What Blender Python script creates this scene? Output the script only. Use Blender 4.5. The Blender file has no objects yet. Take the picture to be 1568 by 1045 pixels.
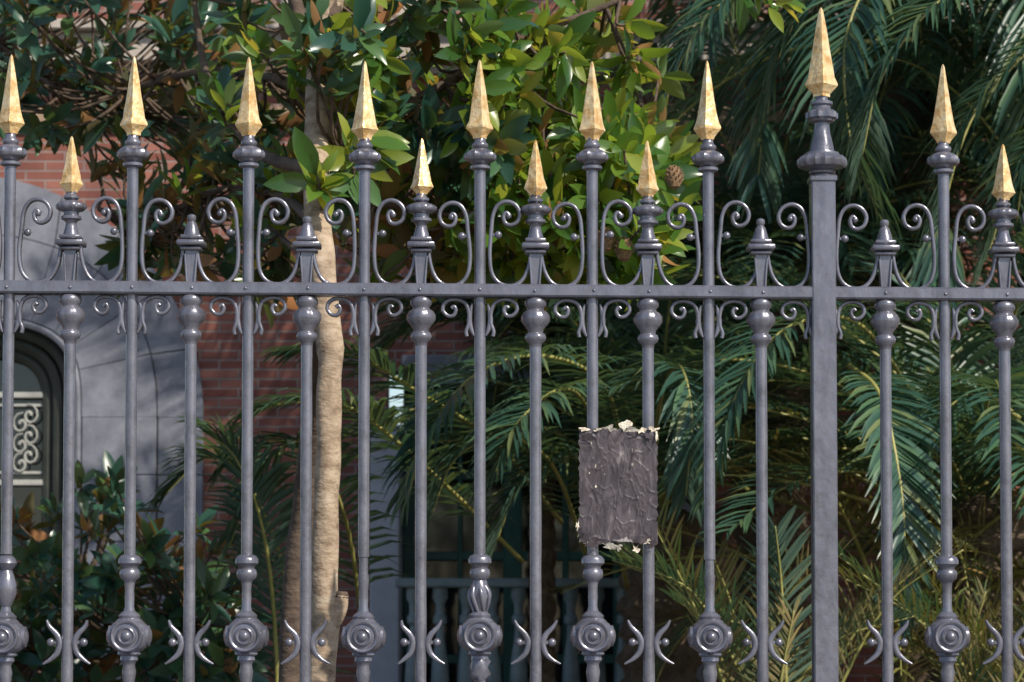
import bpy, math, random
from mathutils import Vector, Matrix, noise
random.seed(11)
R=random.random
def RU(a,b): return a+(b-a)*R()
sc=bpy.context.scene
# ---------------------------------------------------------------- camera
TILT=math.radians(3.0); F=4000.0; SH=0.153; S=SH*1568/F
CAM=Vector((0,-8,1.6))
FW=Vector((0,math.cos(TILT),math.sin(TILT))); UP=Vector((0,-math.sin(TILT),math.cos(TILT)))
def U(px,py,Y):
    d=FW+Vector((1,0,0))*((px-784)/F)+UP*((522.5-py)/F+S)
    return CAM+d*((Y-CAM.y)/d.y)
cam=bpy.data.cameras.new("camera"); co=bpy.data.objects.new("camera",cam)
sc.collection.objects.link(co); sc.camera=co
co.location=CAM; co.rotation_euler=(math.pi/2+TILT,0,0)
cam.lens=36*F/1568; cam.sensor_width=36; cam.shift_y=SH; cam.clip_end=2000; cam.clip_start=0.1
cam.dof.use_dof=True; cam.dof.focus_distance=8.0; cam.dof.aperture_fstop=6.3
# ---------------------------------------------------------------- light
az=math.radians(44); el=math.radians(41)
sd=Vector((math.sin(az)*math.cos(el),-math.cos(az)*math.cos(el),math.sin(el)))
sl=bpy.data.lights.new("sun",'SUN'); sl.energy=5.0; sl.angle=math.radians(0.5); sl.color=(1,0.92,0.79)
so=bpy.data.objects.new("sun",sl); sc.collection.objects.link(so)
so.rotation_euler=(-sd).to_track_quat('-Z','Y').to_euler()
w=bpy.data.worlds.new("World"); sc.world=w; w.use_nodes=True
nt=w.node_tree; bg=nt.nodes['Background']
sk=nt.nodes.new('ShaderNodeTexSky'); sk.sky_type='NISHITA'; sk.sun_disc=False
sk.sun_elevation=el; sk.sun_rotation=math.atan2(sd.x,sd.y)
nt.links.new(sk.outputs[0],bg.inputs[0]); bg.inputs[1].default_value=0.145
sc.view_settings.view_transform='Standard'; sc.view_settings.look='None'; sc.view_settings.exposure=0

# ---------------------------------------------------------------- materials
def base(name):
    m=bpy.data.materials.new(name); m.use_nodes=True
    n=m.node_tree; p=n.nodes['Principled BSDF']; return m,n,p
def N(n,t,**k):
    x=n.nodes.new(t)
    for a,b in k.items(): setattr(x,a,b)
    return x
def ramp(n,stops):
    r=N(n,'ShaderNodeValToRGB'); e=r.color_ramp.elements
    while len(e)<len(stops): e.new(0.5)
    for i,(p,c) in enumerate(stops):
        e[i].position=p; e[i].color=(*c,1)
    return r
def mat(name,stops,scale=8,rough=0.6,metal=0,bump=0.3,bscale=None,bdist=0.01,detail=6,stretch=(1,1,1),spec=0.5,rr=None):
    m,n,p=base(name); tc=N(n,'ShaderNodeTexCoord'); mp=N(n,'ShaderNodeMapping'); mp.inputs['Scale'].default_value=stretch
    n.links.new(tc.outputs['Object'],mp.inputs[0])
    a=N(n,'ShaderNodeTexNoise'); a.inputs['Scale'].default_value=scale; a.inputs['Detail'].default_value=detail; a.inputs['Roughness'].default_value=0.65
    n.links.new(mp.outputs[0],a.inputs['Vector'])
    r=ramp(n,stops); n.links.new(a.outputs[0],r.inputs[0]); n.links.new(r.outputs[0],p.inputs['Base Color'])
    p.inputs['Roughness'].default_value=rough; p.inputs['Metallic'].default_value=metal; p.inputs['Specular IOR Level'].default_value=spec
    if bump:
        b=N(n,'ShaderNodeTexNoise'); b.inputs['Scale'].default_value=bscale or scale*3; b.inputs['Detail'].default_value=4
        n.links.new(mp.outputs[0],b.inputs['Vector'])
        bu=N(n,'ShaderNodeBump'); bu.inputs['Strength'].default_value=bump; bu.inputs['Distance'].default_value=bdist
        n.links.new(b.outputs[0],bu.inputs['Height']); n.links.new(bu.outputs[0],p.inputs['Normal'])
        if rr:
            q=N(n,'ShaderNodeMapRange'); q.inputs[1].default_value=.3;q.inputs[2].default_value=.7
            q.inputs[3].default_value=rr[0]; q.inputs[4].default_value=rr[1]
            n.links.new(b.outputs[0],q.inputs[0]); n.links.new(q.outputs[0],p.inputs['Roughness'])
    return m
def leafmat(name,stops,back,trans,transcol,rough=0.35,spec=0.5):
    m,n,p=base(name); g=N(n,'ShaderNodeNewGeometry')
    r=ramp(n,stops); n.links.new(g.outputs['Random Per Island'],r.inputs[0])
    mul=N(n,'ShaderNodeMath',operation='MULTIPLY'); mul.inputs[1].default_value=7.31
    n.links.new(g.outputs['Random Per Island'],mul.inputs[0])
    fr=N(n,'ShaderNodeMath',operation='FRACT'); n.links.new(mul.outputs[0],fr.inputs[0])
    rb=ramp(n,back); n.links.new(fr.outputs[0],rb.inputs[0])
    mx=N(n,'ShaderNodeMix',data_type='RGBA'); n.links.new(g.outputs['Backfacing'],mx.inputs['Factor'])
    n.links.new(r.outputs[0],mx.inputs[6]); n.links.new(rb.outputs[0],mx.inputs[7])
    n.links.new(mx.outputs[2],p.inputs['Base Color']); p.inputs['Specular IOR Level'].default_value=spec
    q=N(n,'ShaderNodeMapRange'); q.inputs[3].default_value=rough; q.inputs[4].default_value=0.75
    n.links.new(g.outputs['Backfacing'],q.inputs[0]); n.links.new(q.outputs[0],p.inputs['Roughness'])
    t=N(n,'ShaderNodeBsdfTranslucent'); 
    rt=ramp(n,transcol); n.links.new(g.outputs['Random Per Island'],rt.inputs[0]); n.links.new(rt.outputs[0],t.inputs[0])
    ms=N(n,'ShaderNodeMixShader'); ms.inputs[0].default_value=trans
    n.links.new(p.outputs[0],ms.inputs[1]); n.links.new(t.outputs[0],ms.inputs[2])
    n.links.new(ms.outputs[0],n.nodes['Material Output'].inputs[0]); return m
M_iron=mat("grey_iron_paint",[(0.0,(0.03,0.03,0.034)),(0.34,(0.105,0.105,0.128)),(0.5,(0.158,0.158,0.196)),(0.66,(0.195,0.195,0.24)),(0.76,(0.27,0.265,0.305)),(0.82,(0.42,0.41,0.43))],scale=15,rough=0.3,metal=0.4,bump=0.4,bscale=48,bdist=0.004,rr=(0.18,0.36),stretch=(1,1,0.6),spec=0.9,detail=10)
M_gold=mat("gold_paint",[(0.0,(0.36,0.18,0.05)),(0.38,(0.64,0.38,0.14)),(0.54,(0.88,0.64,0.33)),(0.8,(0.96,0.82,0.58))],scale=30,rough=0.3,metal=0.3,bump=0.9,bscale=45,bdist=0.007)
M_bark=mat("magnolia_bark",[(0.28,(0.14,0.095,0.065)),(0.42,(0.29,0.215,0.15)),(0.56,(0.42,0.325,0.235)),(0.72,(0.52,0.44,0.35))],scale=15,rough=0.9,bump=0.6,bscale=45,bdist=0.010,stretch=(1,1,1.5),detail=10,spec=0.2)
M_barkd=mat("dark_bark",[(0.3,(0.05,0.034,0.026)),(0.7,(0.15,0.105,0.075))],scale=12,rough=0.9,bump=0.6,bscale=30,bdist=0.015,stretch=(1,1,1.6))
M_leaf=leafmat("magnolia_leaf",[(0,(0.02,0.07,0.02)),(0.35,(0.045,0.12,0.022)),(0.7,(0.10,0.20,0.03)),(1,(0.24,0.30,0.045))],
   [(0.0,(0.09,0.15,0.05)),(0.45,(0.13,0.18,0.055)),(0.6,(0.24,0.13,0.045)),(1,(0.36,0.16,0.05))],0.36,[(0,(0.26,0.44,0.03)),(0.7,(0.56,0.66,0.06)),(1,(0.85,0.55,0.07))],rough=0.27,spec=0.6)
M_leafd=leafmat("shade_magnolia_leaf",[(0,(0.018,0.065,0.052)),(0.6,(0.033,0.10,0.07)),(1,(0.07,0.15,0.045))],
   [(0.0,(0.05,0.10,0.06)),(0.35,(0.14,0.10,0.05)),(1,(0.40,0.16,0.055))],0.22,[(0,(0.14,0.3,0.05)),(1,(0.45,0.34,0.05))],rough=0.28)  # darker leaf copy, shade put into its colour; mostly crown's left and shrub
M_palm=leafmat("palm_leaflet",[(0,(0.025,0.07,0.055)),(0.5,(0.045,0.11,0.08)),(0.85,(0.08,0.16,0.085)),(1,(0.17,0.2,0.08))],
   [(0,(0.035,0.08,0.06)),(1,(0.08,0.13,0.08))],0.2,[(0,(0.10,0.25,0.1)),(1,(0.28,0.38,0.1))],rough=0.36)
M_palmy=leafmat("old_palm_leaflet",[(0,(0.05,0.09,0.03)),(0.45,(0.16,0.18,0.05)),(0.75,(0.32,0.26,0.085)),(1,(0.42,0.22,0.08))],
   [(0,(0.05,0.08,0.03)),(1,(0.22,0.17,0.07))],0.2,[(0,(0.18,0.28,0.05)),(1,(0.48,0.34,0.08))],rough=0.5)
M_rach=mat("palm_rachis",[(0.3,(0.19,0.21,0.055)),(0.7,(0.40,0.36,0.12))],scale=5,rough=0.5,bump=0.2)
M_ptrunk=mat("palm_trunk_bark",[(0.3,(0.06,0.042,0.03)),(0.7,(0.19,0.14,0.09))],scale=14,rough=0.95,bump=1,bscale=25,bdist=0.04)
M_cone=mat("seed_cone_brown",[(0.3,(0.12,0.07,0.035)),(0.7,(0.30,0.18,0.09))],scale=60,rough=0.8,bump=0.6)
M_stone=mat("grey_granite",[(0.3,(0.14,0.15,0.185)),(0.5,(0.20,0.21,0.255)),(0.7,(0.27,0.285,0.335))],scale=6,rough=0.8,bump=0.4,bscale=90,bdist=0.005,detail=10)
M_cream=mat("limestone",[(0.3,(0.36,0.31,0.27)),(0.7,(0.52,0.46,0.41))],scale=4,rough=0.8,bump=0.3,bscale=50,bdist=0.005,detail=10)
M_pale=mat("pale_grey_render",[(0.3,(0.40,0.42,0.50)),(0.7,(0.52,0.54,0.62))],scale=4,rough=0.8,bump=0.3,bscale=50,bdist=0.005)
M_tan=mat("tan_band_stone",[(0.3,(0.30,0.21,0.14)),(0.7,(0.42,0.31,0.21))],scale=4,rough=0.8,bump=0.3,bscale=50,bdist=0.005)
M_wood=mat("dark_window_wood",[(0.3,(0.03,0.035,0.028)),(0.7,(0.06,0.065,0.05))],scale=6,rough=0.5,bump=0.3)
M_greenp=mat("teal_green_paint",[(0.3,(0.012,0.07,0.06)),(0.7,(0.03,0.12,0.105))],scale=6,rough=0.4,bump=0.2)
M_white=mat("aged_white_paint",[(0.3,(0.32,0.32,0.3)),(0.7,(0.5,0.5,0.47))],scale=9,rough=0.6,bump=0.2)
M_soil=mat("garden_soil",[(0.3,(0.05,0.038,0.025)),(0.7,(0.12,0.09,0.055))],scale=3,rough=1,bump=0.6)
M_pave=mat("pavement_slabs",[(0.3,(0.2,0.19,0.18)),(0.7,(0.3,0.29,0.27))],scale=5,rough=0.9,bump=0.2)
M_road=mat("asphalt",[(0.3,(0.04,0.04,0.04)),(0.7,(0.065,0.065,0.065))],scale=40,rough=0.9,bump=0.3)
M_paper=mat("torn_paper",[(0.35,(0.32,0.26,0.19)),(0.6,(0.78,0.72,0.60))],scale=50,rough=0.9,bump=0.5)
def glassmat():
    m,n,p=base("dark_window_glass"); p.inputs['Base Color'].default_value=(0.01,0.014,0.016,1); p.inputs['Roughness'].default_value=0.06
    p.inputs['Specular IOR Level'].default_value=0.8
    t=N(n,'ShaderNodeTexNoise'); t.inputs['Scale'].default_value=1.5; b=N(n,'ShaderNodeBump'); b.inputs['Strength'].default_value=0.15
    n.links.new(t.outputs[0],b.inputs['Height']); n.links.new(b.outputs[0],p.inputs['Normal']); return m
M_glass=glassmat()
def brickmat():
    m,n,p=base("red_brick"); tc=N(n,'ShaderNodeTexCoord')
    sx=N(n,'ShaderNodeSeparateXYZ'); cx=N(n,'ShaderNodeCombineXYZ'); n.links.new(tc.outputs['Object'],sx.inputs[0])
    n.links.new(sx.outputs[0],cx.inputs[0]); n.links.new(sx.outputs[2],cx.inputs[1])
    b=N(n,'ShaderNodeTexBrick'); n.links.new(cx.outputs[0],b.inputs['Vector'])
    b.inputs['Scale'].default_value=1; b.inputs['Brick Width'].default_value=0.27; b.inputs['Row Height'].default_value=0.066
    b.inputs['Mortar Size'].default_value=0.008; b.inputs['Mortar Smooth'].default_value=0.3; b.inputs['Bias'].default_value=-0.1
    b.inputs['Color1'].default_value=(0.24,0.085,0.065,1); b.inputs['Color2'].default_value=(0.40,0.17,0.13,1); b.inputs['Mortar'].default_value=(0.32,0.25,0.23,1)
    no=N(n,'ShaderNodeTexNoise'); no.inputs['Scale'].default_value=3; no.inputs['Detail'].default_value=8; n.links.new(tc.outputs['Object'],no.inputs['Vector'])
    mx=N(n,'ShaderNodeMix',data_type='RGBA',blend_type='MULTIPLY'); mx.inputs[0].default_value=0.8
    r=ramp(n,[(0.3,(0.5,0.5,0.57)),(0.7,(1.1,1.05,1.0))]); n.links.new(no.outputs[0],r.inputs[0])
    n.links.new(b.outputs[0],mx.inputs[6]); n.links.new(r.outputs[0],mx.inputs[7]); n.links.new(mx.outputs[2],p.inputs['Base Color'])
    bu=N(n,'ShaderNodeBump'); bu.invert=True; bu.inputs['Strength'].default_value=0.7; bu.inputs['Distance'].default_value=0.01
    n.links.new(b.outputs['Fac'],bu.inputs['Height']); n.links.new(bu.outputs[0],p.inputs['Normal']); p.inputs['Roughness'].default_value=0.9
    return m
M_brick=brickmat()

# ---------------------------------------------------------------- mesh builder
class MB:
    def __init__(s): s.v=[]; s.f=[]; s.m=[]
    def face(s,idx,m=0): s.f.append(idx); s.m.append(m)
    def box(s,x0,x1,y0,y1,z0,z1,m=0):
        b=len(s.v); s.v+=[(x,y,z) for z in (z0,z1) for y in (y0,y1) for x in (x0,x1)]
        for q in ((0,2,3,1),(4,5,7,6),(0,1,5,4),(1,3,7,5),(3,2,6,7),(2,0,4,6)): s.face([b+i for i in q],m)
    def bbox(s,x0,x1,y0,y1,z0,z1,c,m=0):
        secs=[(z0,c),(z0+c,0),(z1-c,0),(z1,c)]; rings=[]
        for z,i in secs:
            pts=[(x0+i,y0+c),(x0+c,y0+i),(x1-c,y0+i),(x1-i,y0+c),(x1-i,y1-c),(x1-c,y1-i),(x0+c,y1-i),(x0+i,y1-c)]
            rings.append([len(s.v)+k for k in range(8)]); s.v+=[(a,b,z) for a,b in pts]
        s.rings(rings,m,True)
    def rings(s,rings,m=0,cap=True):
        n=len(rings[0])
        for a,b in zip(rings,rings[1:]):
            for i in range(n):
                j=(i+1)%n; s.face([a[i],a[j],b[j],b[i]],m)
        if cap:
            s.face(list(reversed(rings[0])),m); s.face(list(rings[-1]),m)
    def lathe(s,c,prof,segs=20,m=0,phase=0,mod=None):
        rg=[]
        for k,(z,r) in enumerate(prof):
            ring=[]
            for i in range(segs):
                a=2*math.pi*i/segs+phase; rr=r*(mod(a,k) if mod else 1)
                ring.append(len(s.v)); s.v.append((c[0]+rr*math.cos(a),c[1]+rr*math.sin(a),z))
            rg.append(ring)
        s.rings(rg,m)
    def lathey(s,c,prof,segs=20,m=0,sx=0):
        rg=[]
        for (d,r) in prof:
            ring=[]
            for i in range(segs):
                a=2*math.pi*i/segs
                if sx==0: p=(c[0]+r*math.cos(a),c[1]-d,c[2]+r*math.sin(a))
                else: p=(c[0]+sx*d,c[1]+sx*r*math.cos(a),c[2]+r*math.sin(a))
                ring.append(len(s.v)); s.v.append(p)
            rg.append(ring)
        s.rings(rg,m)
    def tube(s,pts,rads,segs=8,m=0,jit=0,ell=None,cap=True,jf=9):
        rg=[]; prevn=None; n=len(pts)
        for k in range(n):
            p=Vector(pts[k]); t=(Vector(pts[min(k+1,n-1)])-Vector(pts[max(k-1,0)])).normalized()
            if ell:
                u=Vector((0,1,0)); v=t.cross(u).normalized()
            else:
                ref=prevn if prevn is not None else (Vector((1,0,0)) if abs(t.x)<0.8 else Vector((0,1,0)))
                u=(ref-t*ref.dot(t)).normalized(); prevn=u; v=t.cross(u)
            r=rads[k] if isinstance(rads,(list,tuple)) else rads
            ring=[]
            for i in range(segs):
                a=2*math.pi*i/segs
                if ell:
                    cu=math.copysign(abs(math.cos(a))**0.5,math.cos(a)); cv=math.copysign(abs(math.sin(a))**0.5,math.sin(a))
                    q=p+u*ell*cu+v*r*cv
                else:
                    rr=r*(1+ (jit*noise.noise(Vector((math.cos(a)*1.0,math.sin(a)*1.0,0))+p*jf) if jit else 0))
                    q=p+u*rr*math.cos(a)+v*rr*math.sin(a)
                ring.append(len(s.v)); s.v.append(tuple(q))
            rg.append(ring)
        s.rings(rg,m,cap)
    def ball(s,c,r,m=0,seg=10):
        s.lathe((c[0],c[1]),[(c[2]-r*math.cos(math.pi*k/6),max(r*math.sin(math.pi*k/6),r*0.02)) for k in range(7)],seg,m)
    def obj(s,name,mats,parent=None,smooth=True,angle=35):
        me=bpy.data.meshes.new(name); me.from_pydata(s.v,[],s.f)
        for mm in mats: me.materials.append(mm)
        me.polygons.foreach_set('material_index',s.m)
        if smooth:
            me.polygons.foreach_set('use_smooth',[True]*len(s.f))
            if angle<180: me.set_sharp_from_angle(angle=math.radians(angle))
        me.update(); o=bpy.data.objects.new(name,me); sc.collection.objects.link(o)
        if parent: o.parent=parent
        return o
def empty(name,loc=(0,0,0)):
    e=bpy.data.objects.new(name,None); sc.collection.objects.link(e); e.empty_display_size=0.3; return e
def cr(pts,n=6):
    P=[Vector(p) for p in pts]; P=[P[0]*2-P[1]]+P+[P[-1]*2-P[-2]]; out=[]
    for i in range(1,len(P)-2):
        for k in range(n):
            t=k/n; a,b,c,d=P[i-1],P[i],P[i+1],P[i+2]
            out.append(0.5*((2*b)+(c-a)*t+(2*a-5*b+4*c-d)*t*t+(3*b-a-3*c+d)*t**3))
    out.append(P[-2]); return out

# ================================================================ FENCE
K=0.002
def zf(py,o=0): return U(784,py+o,0).z
def xf(px): return U(px,445,0).x
off=lambda px:(px-784)*0.0077
fence=empty("iron_fence")
bars=MB(); orn=MB(); tips=MB(); scr=MB()
def prof(L,o): return [(zf(py,o),r*K) for py,r in sorted(L,key=lambda q:-q[0])]
def lathe(mb,px,L,o,segs=18,dy=0,**k): mb.lathe((xf(px),dy),prof(L,o),segs,**k)
def stalk(px,y0,y1,r):
    n=26; L=[]
    for i in range(n+1):
        py=y1+(y0-y1)*i/n; L.append((py,r*(1+0.05*noise.noise(Vector((px,py*0.013,0))))))
    lathe(bars,px,L,off(px),14)
gad=lambda a,k:1+0.07*math.cos(a*10)
def spear(px,ytop,h,hw,o):
    L=[(0,0.03),(0.03,0.12),(0.25,0.34),(0.5,0.56),(0.68,0.73),(0.78,0.84),(0.85,1.0),(0.875,1.0),(0.93,0.72),(0.97,0.55),(1.0,0.5)]
    jj=[RU(.96,1.05) for _ in L]
    pr=[(ytop+t*h,w*hw*j) for (t,w),j in zip(L,jj)]
    ph=RU(-0.25,0.25)+math.pi/2*3
    def mod(a,k):
        q=(a-ph)%(math.pi/2); e=abs(q-math.pi/4)/(math.pi/4)
        return 0.72+0.28*e**1.6
    tips.lathe((xf(px)+RU(-.002,.002),0),prof(pr,o),16,phase=ph,mod=mod)
def collar(px,y,o,r=23,s=1.0):
    lathe(orn,px,[(y-30*s,8),(y-24*s,9),(y-21*s,12.5*s),(y-17*s,12.5*s),(y-14*s,10),(y-11*s,r*0.75),(y-7*s,r*.93)],o)
    lathe(orn,px,[(y-8*s,r*0.9),(y-4*s,r*1.02),(y+2*s,r*1.02),(y+6*s,r*0.85)],o,30,mod=gad)
    lathe(orn,px,[(y+4*s,r*0.8),(y+8*s,r*0.62),(y+11*s,r*0.5),(y+13*s,r*0.68),(y+17*s,r*0.68),(y+20*s,9),(y+25*s,9)],o)
def strip(pts,px,o,r=3.2,dep=0.011,mirror=1,m=0,taper=False):
    w=[(xf(px)+mirror*(a)*K,0,zf(b,o)) for a,b in pts]
    c=cr(w,6); n=len(c)
    rad=[r*K*(1 if not taper else (0.35+0.65*math.sin(math.pi*i/(n-1)))) for i in range(n)]
    scr.tube(c,rad,10,m,ell=dep)
tall=[(-170,'c'),(14,'v'),(202,'c'),(380,'c'),(558,'p'),(735,'t'),(907,'c'),(1085,'p'),(1446,'c'),(1630,'c')]
short=[(-80,0),(108,1),(293,0),(470,0),(645,1),(820,1),(992,1),(1165,0),(1355,0),(1537,1)]
for px,kind in tall+[(1260,'post')]:
    o=off(px)
    if kind!='post':
        o2=o+RU(-1.5,1.5)
        spear(px,93+RU(-2,2),121,20.5,o2)
        collar(px,243,o2)
        stalk(px,262,855,8.8)
    k0=3 if kind!='post' else 9
    for mir in (-1,1):
        ex=RU(-1.5,1.5); ey=RU(-2,2)
        pts=[(42,331),(37,327),(33,333),(36,343),(45,346),(55,340),(58,327),(51,315),(38,310),(25,315),(17,330),(14,355),(12,390),(15,418),(26,434),(44,439),(60,432),(70,416),(75,396),(77,380)]
        pts=[(a+k0+(ex if i<12 else 0),b+(ey if i<12 else 0)) for i,(a,b) in enumerate(pts)]
        strip(pts,px,o,3.1,0.012,mir)
        scr.ball((xf(px)+mir*(41+k0)*K,-0.004,zf(332+ey,o)),4.8*K)
        scr.ball((xf(px)+mir*(25+k0)*K,-0.005,zf(361+ey,o)),6.0*K)
        scr.lathey((xf(px)+mir*(19+k0)*K,-0.004,zf(361+ey,o)),[(-0.004,2.5*K),(0.004,2.5*K)],8)
        pts=[(41,473),(37,470),(34,476),(38,484),(47,484),(54,476),(52,466),(43,460),(30,460),(19,466),(14,480),(14,496),(18,508),(17,516)]
        strip([(a+k0,b) for a,b in pts],px,o,2.9,0.010,mir)
        lf=[(13,466),(16,480),(17,494),(14,506),(10,515)]
        strip([(a+k0-4,b) for a,b in lf],px,o,4.2,0.009,mir,taper=True)
    if kind=='post': continue
    ol=RU(-2,2)
    if kind in('c','t'):
        lathe(orn,px,[(850,8.5),(853,15),(858,18),(864,18),(868,13),(872,12),(874,15),(880,16),(886,15),(890,10),(893,8.5)],ol,18)
    if kind=='v':
        lathe(orn,px,[(850,8.5),(855,14),(862,17),(868,13),(873,9),(880,12),(895,16),(908,16),(920,12),(928,8)],ol)
    if kind=='p': stalk(px,850,925,7.0); 
    lathe(orn,px,[(880,8.5),(895,8),(905,7),(915,7.5),(930,7),(938,9),(941,9)],ol,14)
    if kind=='t':
        for i in range(7):
            a=i*0.9; scr.tube(cr([(xf(px)+K*8*math.cos(a),K*8*math.sin(a),zf(892)),(xf(px)+K*16*math.cos(a+.4),K*16*math.sin(a+.4),zf(912)),(xf(px)+K*10*math.cos(a+.9),K*10*math.sin(a+.9),zf(938))],5),[.004+.003*math.sin(k*.3) for k in range(11)],8)
        lathe(orn,px,[(888,9),(900,14),(915,15),(930,11),(940,8)],ol,14,mod=lambda a,k:1+.12*math.sin(a*3+k*2))
    lathe(orn,px,[(936,8),(940,13),(944,17),(948,16),(951,20),(955,22)],ol,20)
    lathe(orn,px,[(952,20),(957,26),(964,30),(975,31.5),(986,30),(993,26),(998,20)],ol,24)
    c=(xf(px),0,zf(975,ol))
    rp=[(24*K,25*K),(32*K,25*K),(34*K,23*K),(33.5*K,20*K),(31*K,18.5*K),(31.5*K,15.5*K),(35*K,14*K),(36*K,12*K),(34*K,10.5*K),(33.5*K,8*K),(37*K,6.5*K),(39*K,4*K),(40*K,0.6*K)]
    orn.lathey(c,rp,24)
    for sxx in (-1,1): orn.lathey(c,[(24*K,17*K),(31*K,16*K),(32*K,12*K),(34*K,8*K),(35*K,1*K)],18,sx=sxx)
    lathe(orn,px,[(996,20),(999,17),(1003,18),(1006,13),(1012,14),(1016,10),(1020,9),(1030,11),(1045,9),(1060,8.5)],ol,18)
    if kind=='t':
        lathe(orn,px,[(1006,10),(1014,15),(1024,14),(1034,16),(1044,10)],ol,12,mod=lambda a,k:1+.18*math.sin(a*3+k*2.4))
    stalk(px,1050,1160,8.5)
for px,sp in short:
    o=off(px)+RU(-1,1)
    if sp:
        spear(px,215+RU(-2,2),86,18,o)
        lathe(orn,px,[(298,7),(303,8),(306,12),(309,12),(312,8),(315,17),(319,21),(323,22),(328,18),(330,12),(335,12),(337,16),(341,16),(343,11),(346,8.5),(352,9),(362,12),(368,13)],o)
        lathe(orn,px,[(316,19),(319,22.6),(324,22.6),(328,18)],o,30,mod=gad)
    else:
        lathe(orn,px,[(333,3),(335,6.5),(341,7),(344,5),(348,8),(362,12),(368,13)],o)
    for a,b,hw in ((366,372,16),(374,382,21),(384,389,16)):
        orn.bbox(xf(px)-hw*K,xf(px)+hw*K,-hw*K,hw*K,zf(b,o),zf(a,o),0.003)
    L=[(385,12),(395,12.5),(415,11.5),(440,11)]
    orn.lathe((xf(px),0),prof(L,o),4,phase=math.pi/4)
    for d in (-1,1): scr.tube([(xf(px)+d*9*K,-0.018,zf(395,o)),(xf(px)+d*6*K,-0.020,zf(437,o))],0.0035,8)
    lathe(orn,px,[(455,11),(458,15),(462,17),(468,17),(472,13),(475,13),(478,18),(484,20.5),(492,20.5),(499,17),(505,12.5),(510,11.5),(512,15),(517,16.5),(522,15),(526,10),(532,9)],o,20)
    lathe(orn,px,[(478,18),(484,21.5),(492,21.5),(499,17)],o,32,mod=lambda a,k:1+.04*math.cos(a*12))
    stalk(px,528,1160,9.0)
    for mir in (-1,1):
        ox=RU(-2,2)
        strip([(31+ox,950),(27,960),(16,972),(11,985),(15,1000),(25,1010),(36+ox,1017)],px,0,4.8,0.012,mir,taper=True)
        scr.ball((xf(px)+mir*25*K,-0.002,zf(984)),6.5*K)
        scr.lathey((xf(px)+mir*17*K,-0.002,zf(984)),[(-0.004,3*K),(0.004,3*K)],8)
def rail(pa,pb,half,dep,x0=-260,x1=1840,sl=True):
    n=60; rg=[]
    for i in range(n+1):
        px=x0+(x1-x0)*i/n; o=off(px) if sl else 0; x=xf(px); w=0.6*noise.noise(Vector((px*0.01,0,0)))
        a=zf(pa+w,o); b=zf(pb+w,o); c=0.005
        P=[(-dep,b+c),(-dep+c,b),(dep-c,b),(dep,b+c),(dep,a-c),(dep-c,a),(-dep+c,a),(-dep,a-c)]
        rg.append([len(bars.v)+k for k in range(8)]); bars.v+=[(x,y,z) for y,z in P]
    bars.rings(rg,0)
rail(437,456,0,0.034)
rail(1128,1146,0,0.034,sl=False)
for px in [p for p,_ in tall]+[p for p,_ in short]:
    d=RU(-3,3); bars.ball((xf(px+d),-0.033,zf(447+RU(-1,1),off(px))),2.8*K)
bars.obj("rails_and_pickets",[M_iron],fence); 
post=MB(); px=1260; o=2
hw=18.5*K; x=xf(px)
rg=[]
for i in range(40):
    z=zf(272)+(zf(1160)-zf(272))*i/39
    h=hw*(1+0.015*noise.noise(Vector((0,0,z*4)))); c=0.004
    P=[(x-h,-h+c),(x-h+c,-h),(x+h-c,-h),(x+h,-h+c),(x+h,h-c),(x+h-c,h),(x-h+c,h),(x-h,h-c)]
    rg.append([len(post.v)+k for k in range(8)]); post.v+=[(a,b,z) for a,b in P]
post.rings([list(r) for r in reversed(rg)],0)
def pl(L,segs=24,**k): post.lathe((x,0),prof(L,0),segs,**k)
h=21*K; post.bbox(x-h,x+h,-h,h,zf(281),zf(271),0.004)
pl([(273,16),(269,16),(267,20),(264,21),(261,19),(259,24),(256,34)])
pl([(257,34),(253,37),(246,37),(240,31)],48,mod=lambda a,k:1+.05*math.cos(a*16))
pl([(242,31),(238,27),(235,26),(233,19),(227,18),(217,16),(205,13),(195,12),(190,12),(187,19),(183,20)])
pl([(186,18),(182,23.5),(174,23.5),(170,18)],30,mod=gad)
pl([(171,17),(167,14),(164,14),(161,17),(157,17),(154,10),(149,9),(144,9)])
spear(1260,12,137,25,0)
post.obj("post",[M_iron],fence)
orn.obj("collars_and_rosettes",[M_iron],fence,angle=50); scr.obj("scrollwork",[M_iron],fence,angle=60); tips.obj("gilded_spear_heads",[M_gold],fence,angle=22)

# ---- notice board: sheet covered by a wrinkled, peeling dark film
def signmat():
    m,n,p=base("peeled_board"); tc=N(n,'ShaderNodeTexCoord'); mp=N(n,'ShaderNodeMapping'); mp.inputs['Scale'].default_value=(1.6,1,0.7); n.links.new(tc.outputs['Object'],mp.inputs[0])
    a=N(n,'ShaderNodeTexNoise'); a.inputs['Scale'].default_value=20; a.inputs['Detail'].default_value=10; a.inputs['Roughness'].default_value=0.7; a.inputs['Distortion'].default_value=0.8
    n.links.new(mp.outputs[0],a.inputs['Vector'])
    r=ramp(n,[(0.28,(0.025,0.019,0.023)),(0.47,(0.06,0.047,0.055)),(0.6,(0.10,0.082,0.092)),(0.65,(0.18,0.155,0.16)),(0.70,(0.42,0.37,0.35))]); n.links.new(a.outputs[0],r.inputs[0]); n.links.new(r.outputs[0],p.inputs['Base Color'])
    b=N(n,'ShaderNodeBump'); b.inputs['Strength'].default_value=0.6; b.inputs['Distance'].default_value=0.006
    n.links.new(a.outputs[0],b.inputs['Height']); n.links.new(b.outputs[0],p.inputs['Normal']); p.inputs['Roughness'].default_value=0.33; return m
M_sign=signmat()
sg=MB(); nx,nz=90,130; x0,x1=xf(886),xf(1005); z1,z0=zf(659),zf(832)
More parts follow.
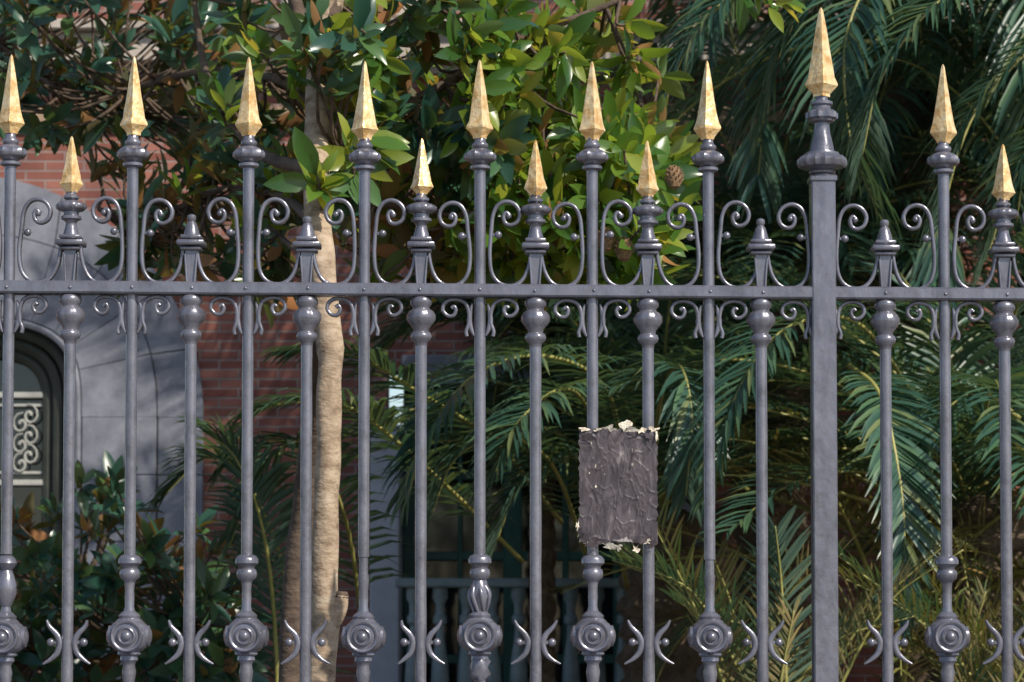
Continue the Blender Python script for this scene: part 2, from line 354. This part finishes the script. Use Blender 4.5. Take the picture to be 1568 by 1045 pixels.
def sy(i,j):
    u=i/nx; v=j/nz
    h=0.004*noise.noise(Vector((u*4,v*3,3)))
    q=Vector((u*5,v*4,2)); du=0.14*noise.noise(q); dv=.12*noise.noise(q+Vector((9,9,9)))
    m1=max(0,noise.noise(Vector((u*2.3,v*2.3,7)))+.25)*1.6
    rid=max(0,1-abs(noise.noise(Vector(((u+du)*6,(v+dv)*2.2,9))))*10)**1.5*0.0035*m1
    rid+=max(0,1-abs(noise.noise(Vector(((u+du)*10,(v+dv)*6,4))))*8)**2*0.0022
    return -0.030-max(h,-.003)-rid
for j in range(nz+1):
    for i in range(nx+1):
        ex=0.006*noise.noise(Vector((0,j*0.17,5))) if i in(0,nx) else 0; ez=0.010*noise.noise(Vector((i*0.23,0,5))) if j in (0,nz) else 0
        sg.v.append((x0+(x1-x0)*i/nx+ex,sy(i,j),z0+(z1-z0)*j/nz+ez))
for j in range(nz):
    for i in range(nx):
        a=j*(nx+1)+i; sg.face([a,a+1,a+nx+2,a+nx+1])
sg.box(x0+.006,x1-.006,-0.0265,-0.019,z0+.01,z1-.01,0)
def scrap(px,py,w,h,dy=-0.036,m=1):
    cx,cz=xf(px),zf(py); n=13; b=len(sg.v); tx=RU(-.5,.5); tz=RU(-.5,.5)
    sg.v.append((cx,dy,cz))
    for k in range(n):
        a=2*math.pi*(k+RU(-.3,.3))/n; rr=RU(0.3,1.4); ax=w*K*rr*math.cos(a); az_=h*K*rr*math.sin(a)
        sg.v.append((cx+ax,dy+tx*ax+tz*az_+RU(-.0015,.0015),cz+az_))
    for k in range(n): sg.face([b,b+1+k,b+1+(k+1)%n],m)
for s_ in [(894,659,9,4),(914,660,6,3),(931,658,12,5),(957,654,9,9),(962,660,14,4),(980,661,8,4),(998,659,9,5),(1004,668,3,8),(886,816,5,8),(902,834,8,4),(932,837,16,7),(972,842,5,8),(990,831,7,4),(946,839,5,6),(884,806,3,6)]:
    scrap(*s_)
for s_ in [(905,832,13,7),(985,827,16,8),(898,672,10,6),(888,818,6,8),(994,668,10,6),(999,832,8,8),(925,830,14,5),(955,829,16,5)]: scrap(*s_,dy=-0.040,m=2)
for k in range(8): scrap(RU(892,998),RU(675,822),RU(.8,1.4),RU(1.5,4),dy=-0.040,m=1)
for px in (905,992):
    for py in (690,800): sg.box(xf(px)-0.022,xf(px)+0.022,-0.0185,0.022,zf(py+5),zf(py-5),2)
sg.obj("weathered_notice_board",[M_sign,M_paper,M_sign],None,angle=180)

# ---- plinth / ground
pz=zf(1160)
g=MB(); g.bbox(-9,9,-0.22,0.22,0,pz-0.12,0.01); g.bbox(-9.05,9.05,-0.27,0.27,pz-0.12,pz,0.015); g.obj("stone_plinth_wall",[M_stone])
def sheet(name,x0,x1,y0,y1,z,m):
    b=MB(); b.v=[(x0,y0,z),(x1,y0,z),(x1,y1,z),(x0,y1,z)]; b.face([0,1,2,3]); return b.obj(name,[m],smooth=False)
sheet("ground",-900,900,-900,900,-0.13,M_soil)
g=MB(); g.box(-40,40,0.151,40,-0.2,-0.004); g.obj("garden_soil_bed",[M_soil])
g=MB(); g.box(-40,40,-10,0.15,-0.2,0.0); g.obj("pavement",[M_pave]); g=MB(); g.bbox(-40,40,-10.15,-10.003,-0.2,0.004,0.01); g.obj("kerb",[M_stone])
sheet("road",-40,40,-22,-10.2,-0.125,M_road)

# ================================================================ BUILDING (facade y=10)
YB=10.0
bld=empty("brick_building")
def bx(px): return U(px,500,YB).x
def bz(py): return U(784,py,YB).z
ppm=4000/18.0
wall=MB()
cxw=bx(-60); zc=bz(640); ro=375/ppm; ri=190/ppm; HT=9.5
def wq(xa,xb,za,zb): wall.box(xa,xb,YB,YB+0.35,za,zb)
dL,dR=bx(615),bx(1040); dT=bz(590)
rm=(ro+ri)/2
wq(-9,cxw-rm,-0.2,HT); wq(cxw+rm,dL-0.1,-0.2,HT); wq(dL-0.1,dR+0.1,dT+0.1,HT); wq(dR+0.1,9,-0.2,HT)
n=24
for i in range(n):
    xa=cxw-rm+2*rm*i/n; xb=cxw-rm+2*rm*(i+1)/n; xm=min(abs(xa-cxw),abs(xb-cxw)); zz=zc+math.sqrt(max(0,rm*rm-xm*xm))
    wq(xa,xb,min(zz,HT-1),HT)
wall.obj("walls",[M_brick],bld,smooth=False)
st=MB()
def AP(r,a,y):
    t=min(max((r-ri)/(ro-ri),0),1); e=0.60+0.40*t; h=0.82+0.18*t
    ca,sa=math.cos(a),math.sin(a)
    return (cxw+r*math.copysign(abs(ca)**e,ca),y,zc+r*h*max(sa,0)**e)
def vouss(a0,a1,r0,r1,yf):
    b=len(st.v); pr=[]; ns=4
    for y in (yf,YB+0.3):
        for k in range(ns+1):
            a=a0+(a1-a0)*k/ns
            for r in (r0,r1): pr.append(AP(r,a,y))
    st.v.extend(pr); o2=2*(ns+1)
    for k in range(ns):
        i=2*k
        st.face([b+i,b+i+1,b+i+3,b+i+2]); st.face([b+i,b+i+2,b+o2+i+2,b+o2+i]); st.face([b+i+1,b+o2+i+1,b+o2+i+3,b+i+3])
    st.face([b,b+o2,b+o2+1,b+1]); i=2*ns; st.face([b+i,b+i+1,b+o2+i+1,b+o2+i])
nv=11; rs=ri+(ro-ri)*.62
for i in range(nv):
    a0=math.pi*i/nv+(0.003 if i else 0); a1=math.pi*(i+1)/nv-(0.003 if i<nv-1 else 0)
    vouss(a0,a1,ri,rs-.004,YB-.07); vouss(a0,a1,rs+.004,ro,YB-.05)
for sgn in (1,-1):
    z=zc-0.003; k=0
    while z>0:
        h=[0.40,0.46][k%2]; z2=max(z-h,-0.1)
        for r0,r1,yy in ((ri,ri+.30,.07),(ri+.31,rs-.004,.075),(rs+.004,ro,.05)):
            xa,xb=sorted((cxw+sgn*r0,cxw+sgn*r1)); st.bbox(xa,xb,YB-yy,YB+0.3,z2+0.005,z,0.005)
        z=z2; k+=1
def arcpts(r,y): return [(cxw+r,y,0.2)]+[AP(r,math.pi*i/60,y) for i in range(61)]+[(cxw-r,y,0.2)]
st.tube(arcpts(ri-.03,YB-.04),0.03,8)
st.bbox(dR,dR+0.18,YB-0.08,YB+0.4,-0.1,dT+0.2,0.01); st.bbox(dL+.002,dR-.002,YB-0.09,YB+0.4,dT,dT+0.203,0.01)
st.obj("stone_surrounds",[M_stone],bld,angle=30)
st=MB(); st.bbox(dL-0.2,dL,YB-0.28,YB+0.4,-0.1,dT-0.3,0.01); st.obj("pale_jamb",[M_pale],bld)
wd=MB()
for q,(rr,dd) in enumerate([(ri-0.10,0.06),(ri-0.19,0.12),(ri-0.27,0.17)]): wd.tube(arcpts(rr,YB+dd),0.045,8)
wd.obj("window_mouldings",[M_wood],bld)
gl=MB(); gl.box(cxw-ri,cxw+ri,YB+0.24,YB+0.26,0,zc+ri); gl.box(dL,dR,YB+0.33,YB+0.35,-0.1,dT); gl.obj("window_glass",[M_glass],bld,smooth=False)
wf=MB()
wx0,wx1,wz0,wz1=bx(-210),bx(88),bz(742),bz(598)
for a,b,c,d in ((wx0,wx1,wz1-.04,wz1),(wx0,wx1,wz0,wz0+.04),(wx1-.045,wx1,wz0+.041,wz1-.041),(wx0,wx0+.045,wz0+.041,wz1-.041),(bx(-62),bx(-54),wz0+.041,wz1-.041)): wf.bbox(a,b,YB+0.14,YB+0.2,c,d,.005)
for a,b,c,d in ((wx0+.09,wx1-.09,wz1-.10,wz1-.08),(wx0+.09,wx1-.09,wz0+.08,wz0+.10),(wx1-.11,wx1-.09,wz0+.1,wz1-.1)): wf.bbox(a,b,YB+0.16,YB+0.19,c,d,.004)
for cxp in (-150,-110,34):
    for cyp in (640,672,702):
        for s_ in (-1,1):
            c0=Vector((bx(cxp)+s_*.03,YB+0.15,bz(cyp)+s_*.03))
            wf.tube([c0+Vector((s_*(0.008+0.0045*i)*math.cos(i*.62),0,(0.008+0.0055*i)*math.sin(i*.62))) for i in range(14)],[.012-.0005*i for i in range(14)],6)
wf.obj("window_frame_and_grille",[M_white],bld)
tr=MB()
tr.bbox(-9,9,YB-0.22,YB-0.001,bz(104),bz(60),0.01); tr.bbox(-9,9,YB-0.30,YB-0.001,bz(59.5),bz(44),0.01); tr.bbox(-9,9,YB-0.12,YB-0.001,bz(118),bz(104.5),0.01)
tr.bbox(-9.1,9.1,YB-0.6,YB+0.5,HT,HT+0.35,0.02)
tr.obj("cornice",[M_cream],bld)
tr=MB(); tr.bbox(-9,9,YB-0.06,YB-0.001,bz(197),bz(166),0.01); tr.obj("string_course",[M_tan],bld)
up=MB()
for cx_ in (bx(-300),bx(560),bx(1400)):
    up.bbox(cx_-0.6,cx_+0.6,YB-0.05,YB+0.1,bz(30),bz(30)+2.4,0.02,0); up.box(cx_-0.45,cx_+0.45,YB-0.053,YB-0.04,bz(30)+.15,bz(30)+2.2,1); up.box(cx_-0.02,cx_+0.02,YB-0.06,YB-0.054,bz(30)+.15,bz(30)+2.2,0)
up.obj("upper_windows",[M_cream,M_glass],bld)
dr=MB()
y=YB+0.22
for a,b in ((615,634),(700,708),(770,800),(862,872),(940,950),(1020,1040)): dr.bbox(bx(a)+.002,bx(b)-.002,y,y+0.08,-0.1,dT-0.05,0.008)
for py in (600,725,850,1010): dr.bbox(dL+0.08,dR-0.09,y+0.011,y+0.07,bz(py+7),bz(py-7),0.006)
dr.obj("green_door",[M_greenp],bld)
bl=MB(); yb=YB-0.9
bzr=U(784,893,yb).z
def bxx(p): return U(p,900,yb).x
bl.bbox(bxx(605),bxx(1060),yb-0.08,yb+0.08,bzr-0.03,bzr+0.03,0.01); bl.bbox(bxx(605),bxx(1060),yb-0.08,yb+0.08,bzr-1.0,bzr-0.9,0.01)
for p in range(634,1060,40):
    z=bzr-0.9; X=bxx(p)
    bl.lathe((X,yb),[(z,.05),(z+.06,.05),(z+.08,.03),(z+.14,.03),(z+.26,.06),(z+.36,.055),(z+.55,.028),(z+.62,.026),(z+.64,.045),(z+.68,.045),(z+.70,.03),(z+.76,.03),(z+.80,.05),(z+.872,.05)],14)
bl.box(bxx(600),bxx(1064),yb-0.3,YB-0.3,-0.1,bzr-1.001)
bl.obj("balustrade",[mat("blue_grey_iron",[(0.3,(0.15,0.21,0.24)),(0.7,(0.28,0.36,0.40))],rough=0.5)],bld)

# ================================================================ LEAVES
def rnd_dir():
    while True:
        v=Vector((RU(-1,1),RU(-1,1),RU(-1,1)))
        if 0.1<v.length<1: return v.normalized()
ROWS=[(0.0,0.04),(0.18,0.60),(0.42,1.0),(0.66,0.92),(0.86,0.52)]
def leaf(mb,p,d,nrm,L,W,curl,m=0):
    d=d.normalized(); s=d.cross(nrm)
    if s.length<1e-3: s=d.cross(Vector((1,0,0)))
    s.normalize(); nn=s.cross(d); b=len(mb.v); fold=RU(.2,.5); tw=RU(-.25,.25)
    for t,wd_ in ROWS:
        c=p+d*L*t - nn*curl*L*t*t + s*tw*L*t*t*.5; w_=W*0.5*wd_
        lift=nn*w_*fold
        mb.v+= [tuple(c-s*w_+lift),tuple(c),tuple(c+s*w_+lift)]
    mb.v.append(tuple(p+d*L-nn*curl*L*1.1+s*tw*L*.5)); n=len(ROWS)
    for k in range(n-1):
        a=b+3*k; mb.face([a,a+1,a+4,a+3],m); mb.face([a+1,a+2,a+5,a+4],m)
    a=b+3*(n-1); tp=b+3*n; mb.face([a,a+1,tp],m); mb.face([a+1,a+2,tp],m)
def cluster(mb,p,axis,n,L,m=0):
    axis=axis.normalized(); u=axis.orthogonal().normalized(); v=axis.cross(u)
    for i in range(n):
        a=i*2.4+RU(-.4,.4); spread=RU(0.5,1.35) if i>2 else RU(.1,.5)
        radial=u*math.cos(a)+v*math.sin(a)
        d=axis*math.cos(spread)+radial*math.sin(spread); d.z-=0.12
        nr=axis*math.sin(spread)-radial*math.cos(spread)+rnd_dir()*0.3
        l=L*RU(0.65,1.25)
        leaf(mb,p-axis*RU(0,0.10)+radial*0.008,d,nr,l,l*RU(0.31,0.42),RU(-0.05,0.3),m)
mag=empty("magnolia_tree")
trk=MB()
YT=1.1
def T(px,py,Y=YT): return U(px,py,Y)
# one continuous trunk from the soil up into the crown
key=[(484,1480,1.1,.078),(486,1200,1.1,.066),(488,1045,1.1,.054),(496,960,1.1,.052),(497,880,1.1,.045),(500,780,1.1,.044),(503,680,1.1,.043),(504,600,1.1,.044),(506,556,1.1,.046),(505,535,1.1,.050),(503,510,1.1,.043),(498,460,1.12,.043),(494,400,1.15,.045),(488,350,1.25,.047),(484,290,1.4,.049),(484,230,1.6,.048),(488,160,1.75,.05),(490,90,1.9,.046),(505,30,2.0,.040),(518,-40,2.0,.038)]
c=cr([T(a,b,y_) for a,b,y_,_ in key],6); rr=[]
for i in range(len(c)):
    k=min(i//6,len(key)-1); f=(i%6)/6; k2=min(k+1,len(key)-1); rr.append(key[k][3]*(1-f)+key[k2][3]*f)
trk.tube(c,rr,24,0,jit=0.16,jf=7)
c=cr([T(488,968),T(506,952),T(518,932),T(522,912)],5); trk.tube(c,[.040-.0008*i for i in range(len(c))],14,0,jit=.15)
q=T(522,911); trk.tube([q-Vector((0,0,.01)),q+Vector((.002,0,.012))],[.03,.022],12,1,jit=.3)
limbs=[[T(505,30,2.0),T(518,-20,2.0),T(540,-160,1.9),T(600,-400,1.9)],[T(488,110,1.9),T(462,30,2.0),T(440,-40,2.2),T(380,-250,2.6),T(300,-500,3)],
 [T(486,260,1.5),T(400,235,2.0),T(330,150,2.5),T(305,60,3.0),T(290,-80,3.1)],[T(486,160,1.8),T(420,120,2.4),T(300,110,3.4),T(120,150,4.6),T(0,70,5)],
 [T(486,260,1.5),T(560,200,1.8),T(680,130,1.9),T(800,60,2.0),T(950,0,2.0),T(1050,-60,2.0)],[T(486,230,1.6),T(600,230,2.2),T(760,250,2.4),T(880,260,2.3),T(1000,240,2.3)],
 [T(486,300,1.4),T(570,310,1.9),T(700,330,2.2),T(840,370,2.2),T(940,400,2.1)],[T(488,350,1.25),T(430,300,2.4),T(340,290,3.2),T(240,330,3.8),T(150,320,4.2)],
 [T(488,120,1.9),T(560,60,1.8),T(640,10,1.8),T(700,-100,1.8),T(760,-300,1.9)],[T(492,400,1.15),T(450,380,1.9),T(400,340,2.4),T(350,330,2.8)],
 [T(540,-160,1.9),T(640,-400,2),T(700,-700,2.4)],[T(380,-250,2.6),T(460,-600,3),T(480,-900,3)]]
nodes=[]
for i,l in enumerate(limbs):
    c=cr(l,6); n=len(c); r0=[.042,.04,.028,.024,.026,.022,.02,.022,.024,.014,.03,.03][i]
    trk.tube(c,[r0*(1-0.7*k/n) for k in range(n)],9,1,jit=0.3); nodes+=c[3:]
c=cr([T(440,1480,1.9),T(447,1045,1.9),T(452,900,1.9),T(464,780,1.9),T(480,620,1.7),T(492,500,1.3)],5); trk.tube(c,[.055-.0008*i for i in range(len(c))],14,1,jit=.15)
leaves=MB()
def addclusters(N_,fn,nl=(7,11),L=(0.13,0.175),m=0,twig=True,dark=0):
    for _ in range(N_):
        p=fn()
        if p is None: continue
        q=min(nodes,key=lambda a:(a-p).length)
        ax=(p-q); ax=ax.normalized()*0.6+rnd_dir()*0.6+Vector((0.3,-0.4,0.3))
        if twig and (p-q).length<2.2:
            mid=(p+q)/2+Vector((RU(-.05,.05),RU(-.05,.05),-0.05)); cc=cr([q,mid,p],3); trk.tube(cc,[.009,.0085,.008,.007,.0065,.006,.005],5,1)
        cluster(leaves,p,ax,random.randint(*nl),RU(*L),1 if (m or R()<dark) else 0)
def ell(cx,cy,rx,ry,Y0,Y1):
    def f():
        while True:
            a,b=RU(-1,1),RU(-1,1)
            if a*a+b*b<1: return U(cx+a*rx,cy+b*ry,RU(Y0,Y1))
    return f
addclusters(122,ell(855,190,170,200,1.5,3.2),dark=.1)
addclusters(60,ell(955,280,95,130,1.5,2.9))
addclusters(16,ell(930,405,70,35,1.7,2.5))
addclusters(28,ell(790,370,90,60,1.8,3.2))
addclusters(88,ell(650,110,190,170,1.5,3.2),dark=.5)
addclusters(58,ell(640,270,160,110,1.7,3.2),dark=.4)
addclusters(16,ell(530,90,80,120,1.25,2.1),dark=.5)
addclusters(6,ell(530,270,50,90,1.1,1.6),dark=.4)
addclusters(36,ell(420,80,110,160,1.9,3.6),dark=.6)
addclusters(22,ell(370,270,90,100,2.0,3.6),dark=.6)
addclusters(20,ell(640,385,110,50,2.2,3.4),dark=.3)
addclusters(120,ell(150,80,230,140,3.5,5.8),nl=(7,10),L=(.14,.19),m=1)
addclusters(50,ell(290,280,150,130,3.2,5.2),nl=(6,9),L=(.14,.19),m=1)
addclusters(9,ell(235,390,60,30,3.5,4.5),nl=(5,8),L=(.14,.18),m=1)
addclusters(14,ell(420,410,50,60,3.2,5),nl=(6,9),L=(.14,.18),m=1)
addclusters(6,ell(1165,-8,55,22,1.6,2.4),nl=(5,8))
addclusters(260,ell(360,-560,580,470,1.9,5.6),L=(.14,.2),twig=False)  # unseen upper crown above the frame, added to cast shade below
leaves.obj("leaves",[M_leaf,M_leafd],mag,angle=180)
trk.obj("trunk_and_branches",[M_bark,M_barkd],mag,angle=180)
cn=MB()
for px,py in ((1032,272),(955,382),(928,368)):
    p=U(px,py,1.5)
    cn.lathe((p.x,p.y),[(p.z-.045,.008),(p.z-.035,.022),(p.z-.01,.03),(p.z+.015,.028),(p.z+.035,.018),(p.z+.045,.005)],12)
    for k in range(60):
        a=k*2.4; t=k/60; zz=p.z-.04+.08*t; r=.031*math.sin(math.pi*(0.1+.8*t)); q=Vector((p.x+r*math.cos(a),p.y+r*math.sin(a),zz))
        cn.tube([q,q+Vector((math.cos(a)*.008,math.sin(a)*.008,.008))],[.0045,.001],5)
cn.obj("seed_cones",[M_cone],mag)
shr=empty("magnolia_shrub"); leaves=MB(); trk2=MB(); nodes=[U(150,1300,5.5),U(60,1000,5.5),U(200,980,5.4),U(290,950,5.2),U(120,900,5.6)]
for q in nodes[1:]: trk2.tube(cr([nodes[0]-Vector((0,0,.6)),nodes[0],q],5),.015,6)
trk=trk2
def shf():
    while True:
        px=RU(-80,390); py=RU(740,1100); top=765+40*math.sin(px*.03)+ (max(0,px-300))*1.0
        if py>top and not (px>330 and R()<.6): return U(px,py,RU(4.6,6.4))
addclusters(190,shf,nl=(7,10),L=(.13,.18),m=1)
leaves.obj("leaves",[M_leaf,M_leafd],shr,angle=180); trk2.obj("stems",[M_barkd,M_barkd],shr)

# ================================================================ PALMS
def frond(mb,rm_,pts,L=0.42,n=60,m=0,droop=0.25,vang=0.3,w=0.026,r0=0.014,start=0.12,rm=2):
    c=cr(pts,8); nn=len(c); 
    mb.tube(c,[r0*(1-0.85*k/nn) for k in range(nn)],6,rm)
    for side in (-1,1):
        for i in range(n):
            t=start+(1-start)*(i+RU(-.3,.3))/n; t=min(max(t,0.01),0.995); f=t*(nn-1); k=int(f); p=c[k].lerp(c[min(k+1,nn-1)],f-k)
            tan=(c[min(k+1,nn-1)]-c[max(k-1,0)]).normalized()
            s=tan.cross(Vector((0,0,1)))
            if s.length<0.15: s=tan.cross(Vector((0.3,1,0)))
            s.normalize(); nr=s.cross(tan).normalized()
            if nr.z<0: nr=-nr
            ang=math.radians(62-34*t+RU(-7,7))
            l=L*(0.5+0.6*math.sin(math.pi*min(1,t*0.85+0.12)))*RU(.85,1.1)
            d=(tan*math.cos(ang)+s*side*math.sin(ang)+nr*(vang+RU(-.15,.15))).normalized()
            b=len(mb.v); q=Vector(p); fold=nr*w*0.2
            wv=d.cross(nr).normalized(); 
            for kk,(wd_) in enumerate((0.5,1.0,0.8,0.0)):
                ww=wv*w*0.5*wd_
                if kk==3: mb.v.append(tuple(q))
                else: mb.v+= [tuple(q-ww+fold*wd_),tuple(q),tuple(q+ww+fold*wd_)]
                d=(d+Vector((0,0,-droop*RU(.7,1.4)*(0.6+kk*.5)))).normalized(); q=q+d*(l/3)
            for kk in (0,1):
                a=b+3*kk; mb.face([a,a+1,a+4,a+3],m); mb.face([a+1,a+2,a+5,a+4],m)
            a=b+6; mb.face([a,a+1,b+9],m); mb.face([a+1,a+2,b+9],m)
def arch(c,azm,pitch,length,bend,n=7):
    p=Vector(c); pts=[p.copy()]; st_=length/n
    for k in range(n):
        d=Vector((math.cos(azm)*math.cos(pitch),math.sin(azm)*math.cos(pitch),math.sin(pitch))); p=p+d*st_; pts.append(p.copy()); pitch-=bend/n*(0.6+0.8*k/n)
    return pts
def ptrunk(mb,c,r,m):
    prof_=[]; z=-0.1
    while z<c.z: prof_.append((z,r*(1.1+0.15*math.sin(z*40)))); z+=0.05
    prof_.append((c.z,r*.7))
    mb.lathe((c.x,c.y),prof_,22,m,mod=lambda a,k:1+0.10*math.cos(a*8+(k//3%2)*math.pi))
PM=[M_palm,M_palmy,M_rach,M_ptrunk]
def hand(mb,pl,L=.4,n=60,**k): frond(mb,None,[U(*q) for q in pl],L=L,n=n,**k)
pa=MB(); cA=U(1500,760,6.0); ptrunk(pa,cA,0.26,3)
for i in range(40):
    azm=i*2.39996; p0=RU(0.1,1.3); frond(pa,None,arch(cA+Vector((0,0,RU(-.3,.1))),azm,p0,RU(1.8,2.7),RU(1.0,1.9)),L=RU(.36,.46),n=46,droop=RU(.08,.25))
for i in range(44):
    azm=RU(0,6.28); frond(pa,None,arch(cA+Vector((RU(-.5,.3),RU(-.5,.2),RU(-1.2,-.2))),azm,RU(0.1,1.0),RU(1.2,2.0),RU(.5,1.3)),L=RU(.2,.3),n=24,m=1,droop=.08,vang=.35,w=.018,r0=.018)
for i in range(38):
    bxp=RU(1110,1640); a=U(bxp,1180,RU(3.2,5.0)); th=RU(-1.0,1.0)
    d=[(0,0,0),(.22*th,-.05,.30),(.52*th,-.12,.60),(.95*th,-.2,.84+RU(-.15,.1))]; k=RU(.7,1.3)
    frond(pa,None,[a+Vector(q)*k for q in d],L=RU(.18,.3),n=26,m=1 if R()<.7 else 0,droop=.08,vang=.4,w=.016,r0=.012,start=.2)
hand(pa,[(1420,640,5.5),(1320,500,4.6),(1210,500,4.0),(1130,600,3.7),(1085,760,3.6)],L=.34,n=64,droop=.2)
hand(pa,[(1300,560,4.6),(1345,600,4.2),(1372,700,4.0),(1385,820,3.9),(1375,940,3.9)],L=.30,n=66,droop=.12)
hand(pa,[(1560,640,4.9),(1500,600,4.6),(1440,640,4.4),(1400,720,4.3)],L=.36,n=50)
pa.obj("palm_tree",PM,None,angle=180)
pb=MB(); cB=U(1010,780,7.6); ptrunk(pb,cB,0.2,3)
for i in range(36):
    azm=i*2.39996+.5; p0=RU(0.5,1.35)
    frond(pb,None,arch(cB,azm,p0,RU(1.6,2.3),RU(1.0,1.8)),L=RU(.32,.4),n=44,droop=RU(.1,.3))
hand(pb,[(960,760,6.5),(930,600,5.2),(830,545,4.4),(720,580,3.9),(650,680,3.7),(625,760,3.7)],L=.34,n=74,droop=.22)
hand(pb,[(860,800,6),(760,680,5),(640,600,4.4),(540,545,4.2),(440,540,4.2)],L=.34,n=70,droop=.25)
hand(pb,[(800,860,6),(700,760,5.5),(600,670,5),(520,620,4.8),(400,630,4.8),(340,720,4.8)],L=.34,n=70,droop=.25)
hand(pb,[(560,1000,6),(530,800,5.5),(470,680,5),(400,720,4.8),(350,840,4.8)],L=.32,n=60,droop=.25)
hand(pb,[(900,860,6.5),(850,720,5),(780,670,4.6),(700,700,4.5),(660,790,4.5)],L=.32,n=60,droop=.2)
hand(pb,[(960,900,6.5),(930,760,5.4),(880,700,5),(800,740,4.8),(760,830,4.8)],L=.32,n=60,droop=.2)
hand(pb,[(430,1200,5.0),(420,950,4.9),(400,800,4.7),(360,700,4.6),(310,660,4.6)],L=.34,n=60,droop=.2)
hand(pb,[(470,1200,5.6),(440,900,5.5),(380,740,5.3),(320,700,5.2),(250,760,5.2)],L=.34,n=60,droop=.2)
hand(pb,[(940,720,6),(880,600,4.6),(800,640,4.0),(750,740,3.9)],L=.32,n=60,droop=.2)
hand(pb,[(1000,760,6.5),(1010,620,5),(1040,560,4.4),(1060,640,4.2),(1050,760,4.2)],L=.32,n=60,droop=.2)
pb.obj("palm_tree",PM,None,angle=180)
pc=MB(); cC=U(1450,-330,6.5); ptrunk(pc,Vector((cC.x+2.2,cC.y+.9,cC.z)),0.32,3)
for i in range(64):
    azm=i*2.39996; p0=RU(-0.6,1.0); frond(pc,None,arch(cC,azm,p0,RU(2.6,3.6),RU(1.0,2.1)),L=RU(.42,.55),n=52,droop=RU(.1,.3),w=.028)
hand(pc,[(1700,-150,5),(1560,-60,4.2),(1430,10,3.8),(1350,120,3.7),(1320,240,3.7)],L=.42,n=70)
hand(pc,[(1500,-250,5),(1380,-100,4.4),(1300,40,4),(1300,200,4),(1345,330,4)],L=.42,n=70)
hand(pc,[(1300,-200,5),(1150,-40,4.5),(1060,60,4.3),(1010,180,4.3)],L=.38,n=60)
hand(pc,[(1700,0,4.5),(1600,60,4.2),(1500,160,4.1),(1450,300,4.1),(1440,420,4.1)],L=.42,n=60)
hand(pc,[(1400,-200,5),(1250,-20,4.8),(1180,120,4.7),(1160,280,4.7)],L=.42,n=60)
hand(pc,[(1750,200,4.5),(1650,180,4.4),(1560,260,4.3),(1510,400,4.3)],L=.42,n=60)
hand(pc,[(1400,60,6),(1200,80,6),(1040,180,6),(950,330,6)],L=.46,n=60)
hand(pc,[(1500,0,7),(1250,-30,7),(1060,20,7),(930,120,7)],L=.46,n=60)
pc.obj("palm_tree",PM,None,angle=180)
pd=MB(); 
for (px,py,Y,nf,l0,l1) in ((1180,430,8.4,42,1.6,2.5),(1620,380,8.4,34,1.6,2.5),(1400,120,9.0,30,1.6,2.5),(830,520,8.5,26,1.0,1.6)):
    c0=U(px,py,Y); ptrunk(pd,c0,0.2 if px>1000 else 0.07,3)
    for i in range(nf):
        frond(pd,None,arch(c0,i*2.39996,RU(-.3,1.4) if px>1000 else RU(.2,1.4),RU(l0,l1),RU(.9,2.0)),L=RU(.36,.48),n=36,droop=RU(.1,.3),w=.03)
pd.obj("palm_grove",PM,None,angle=180)
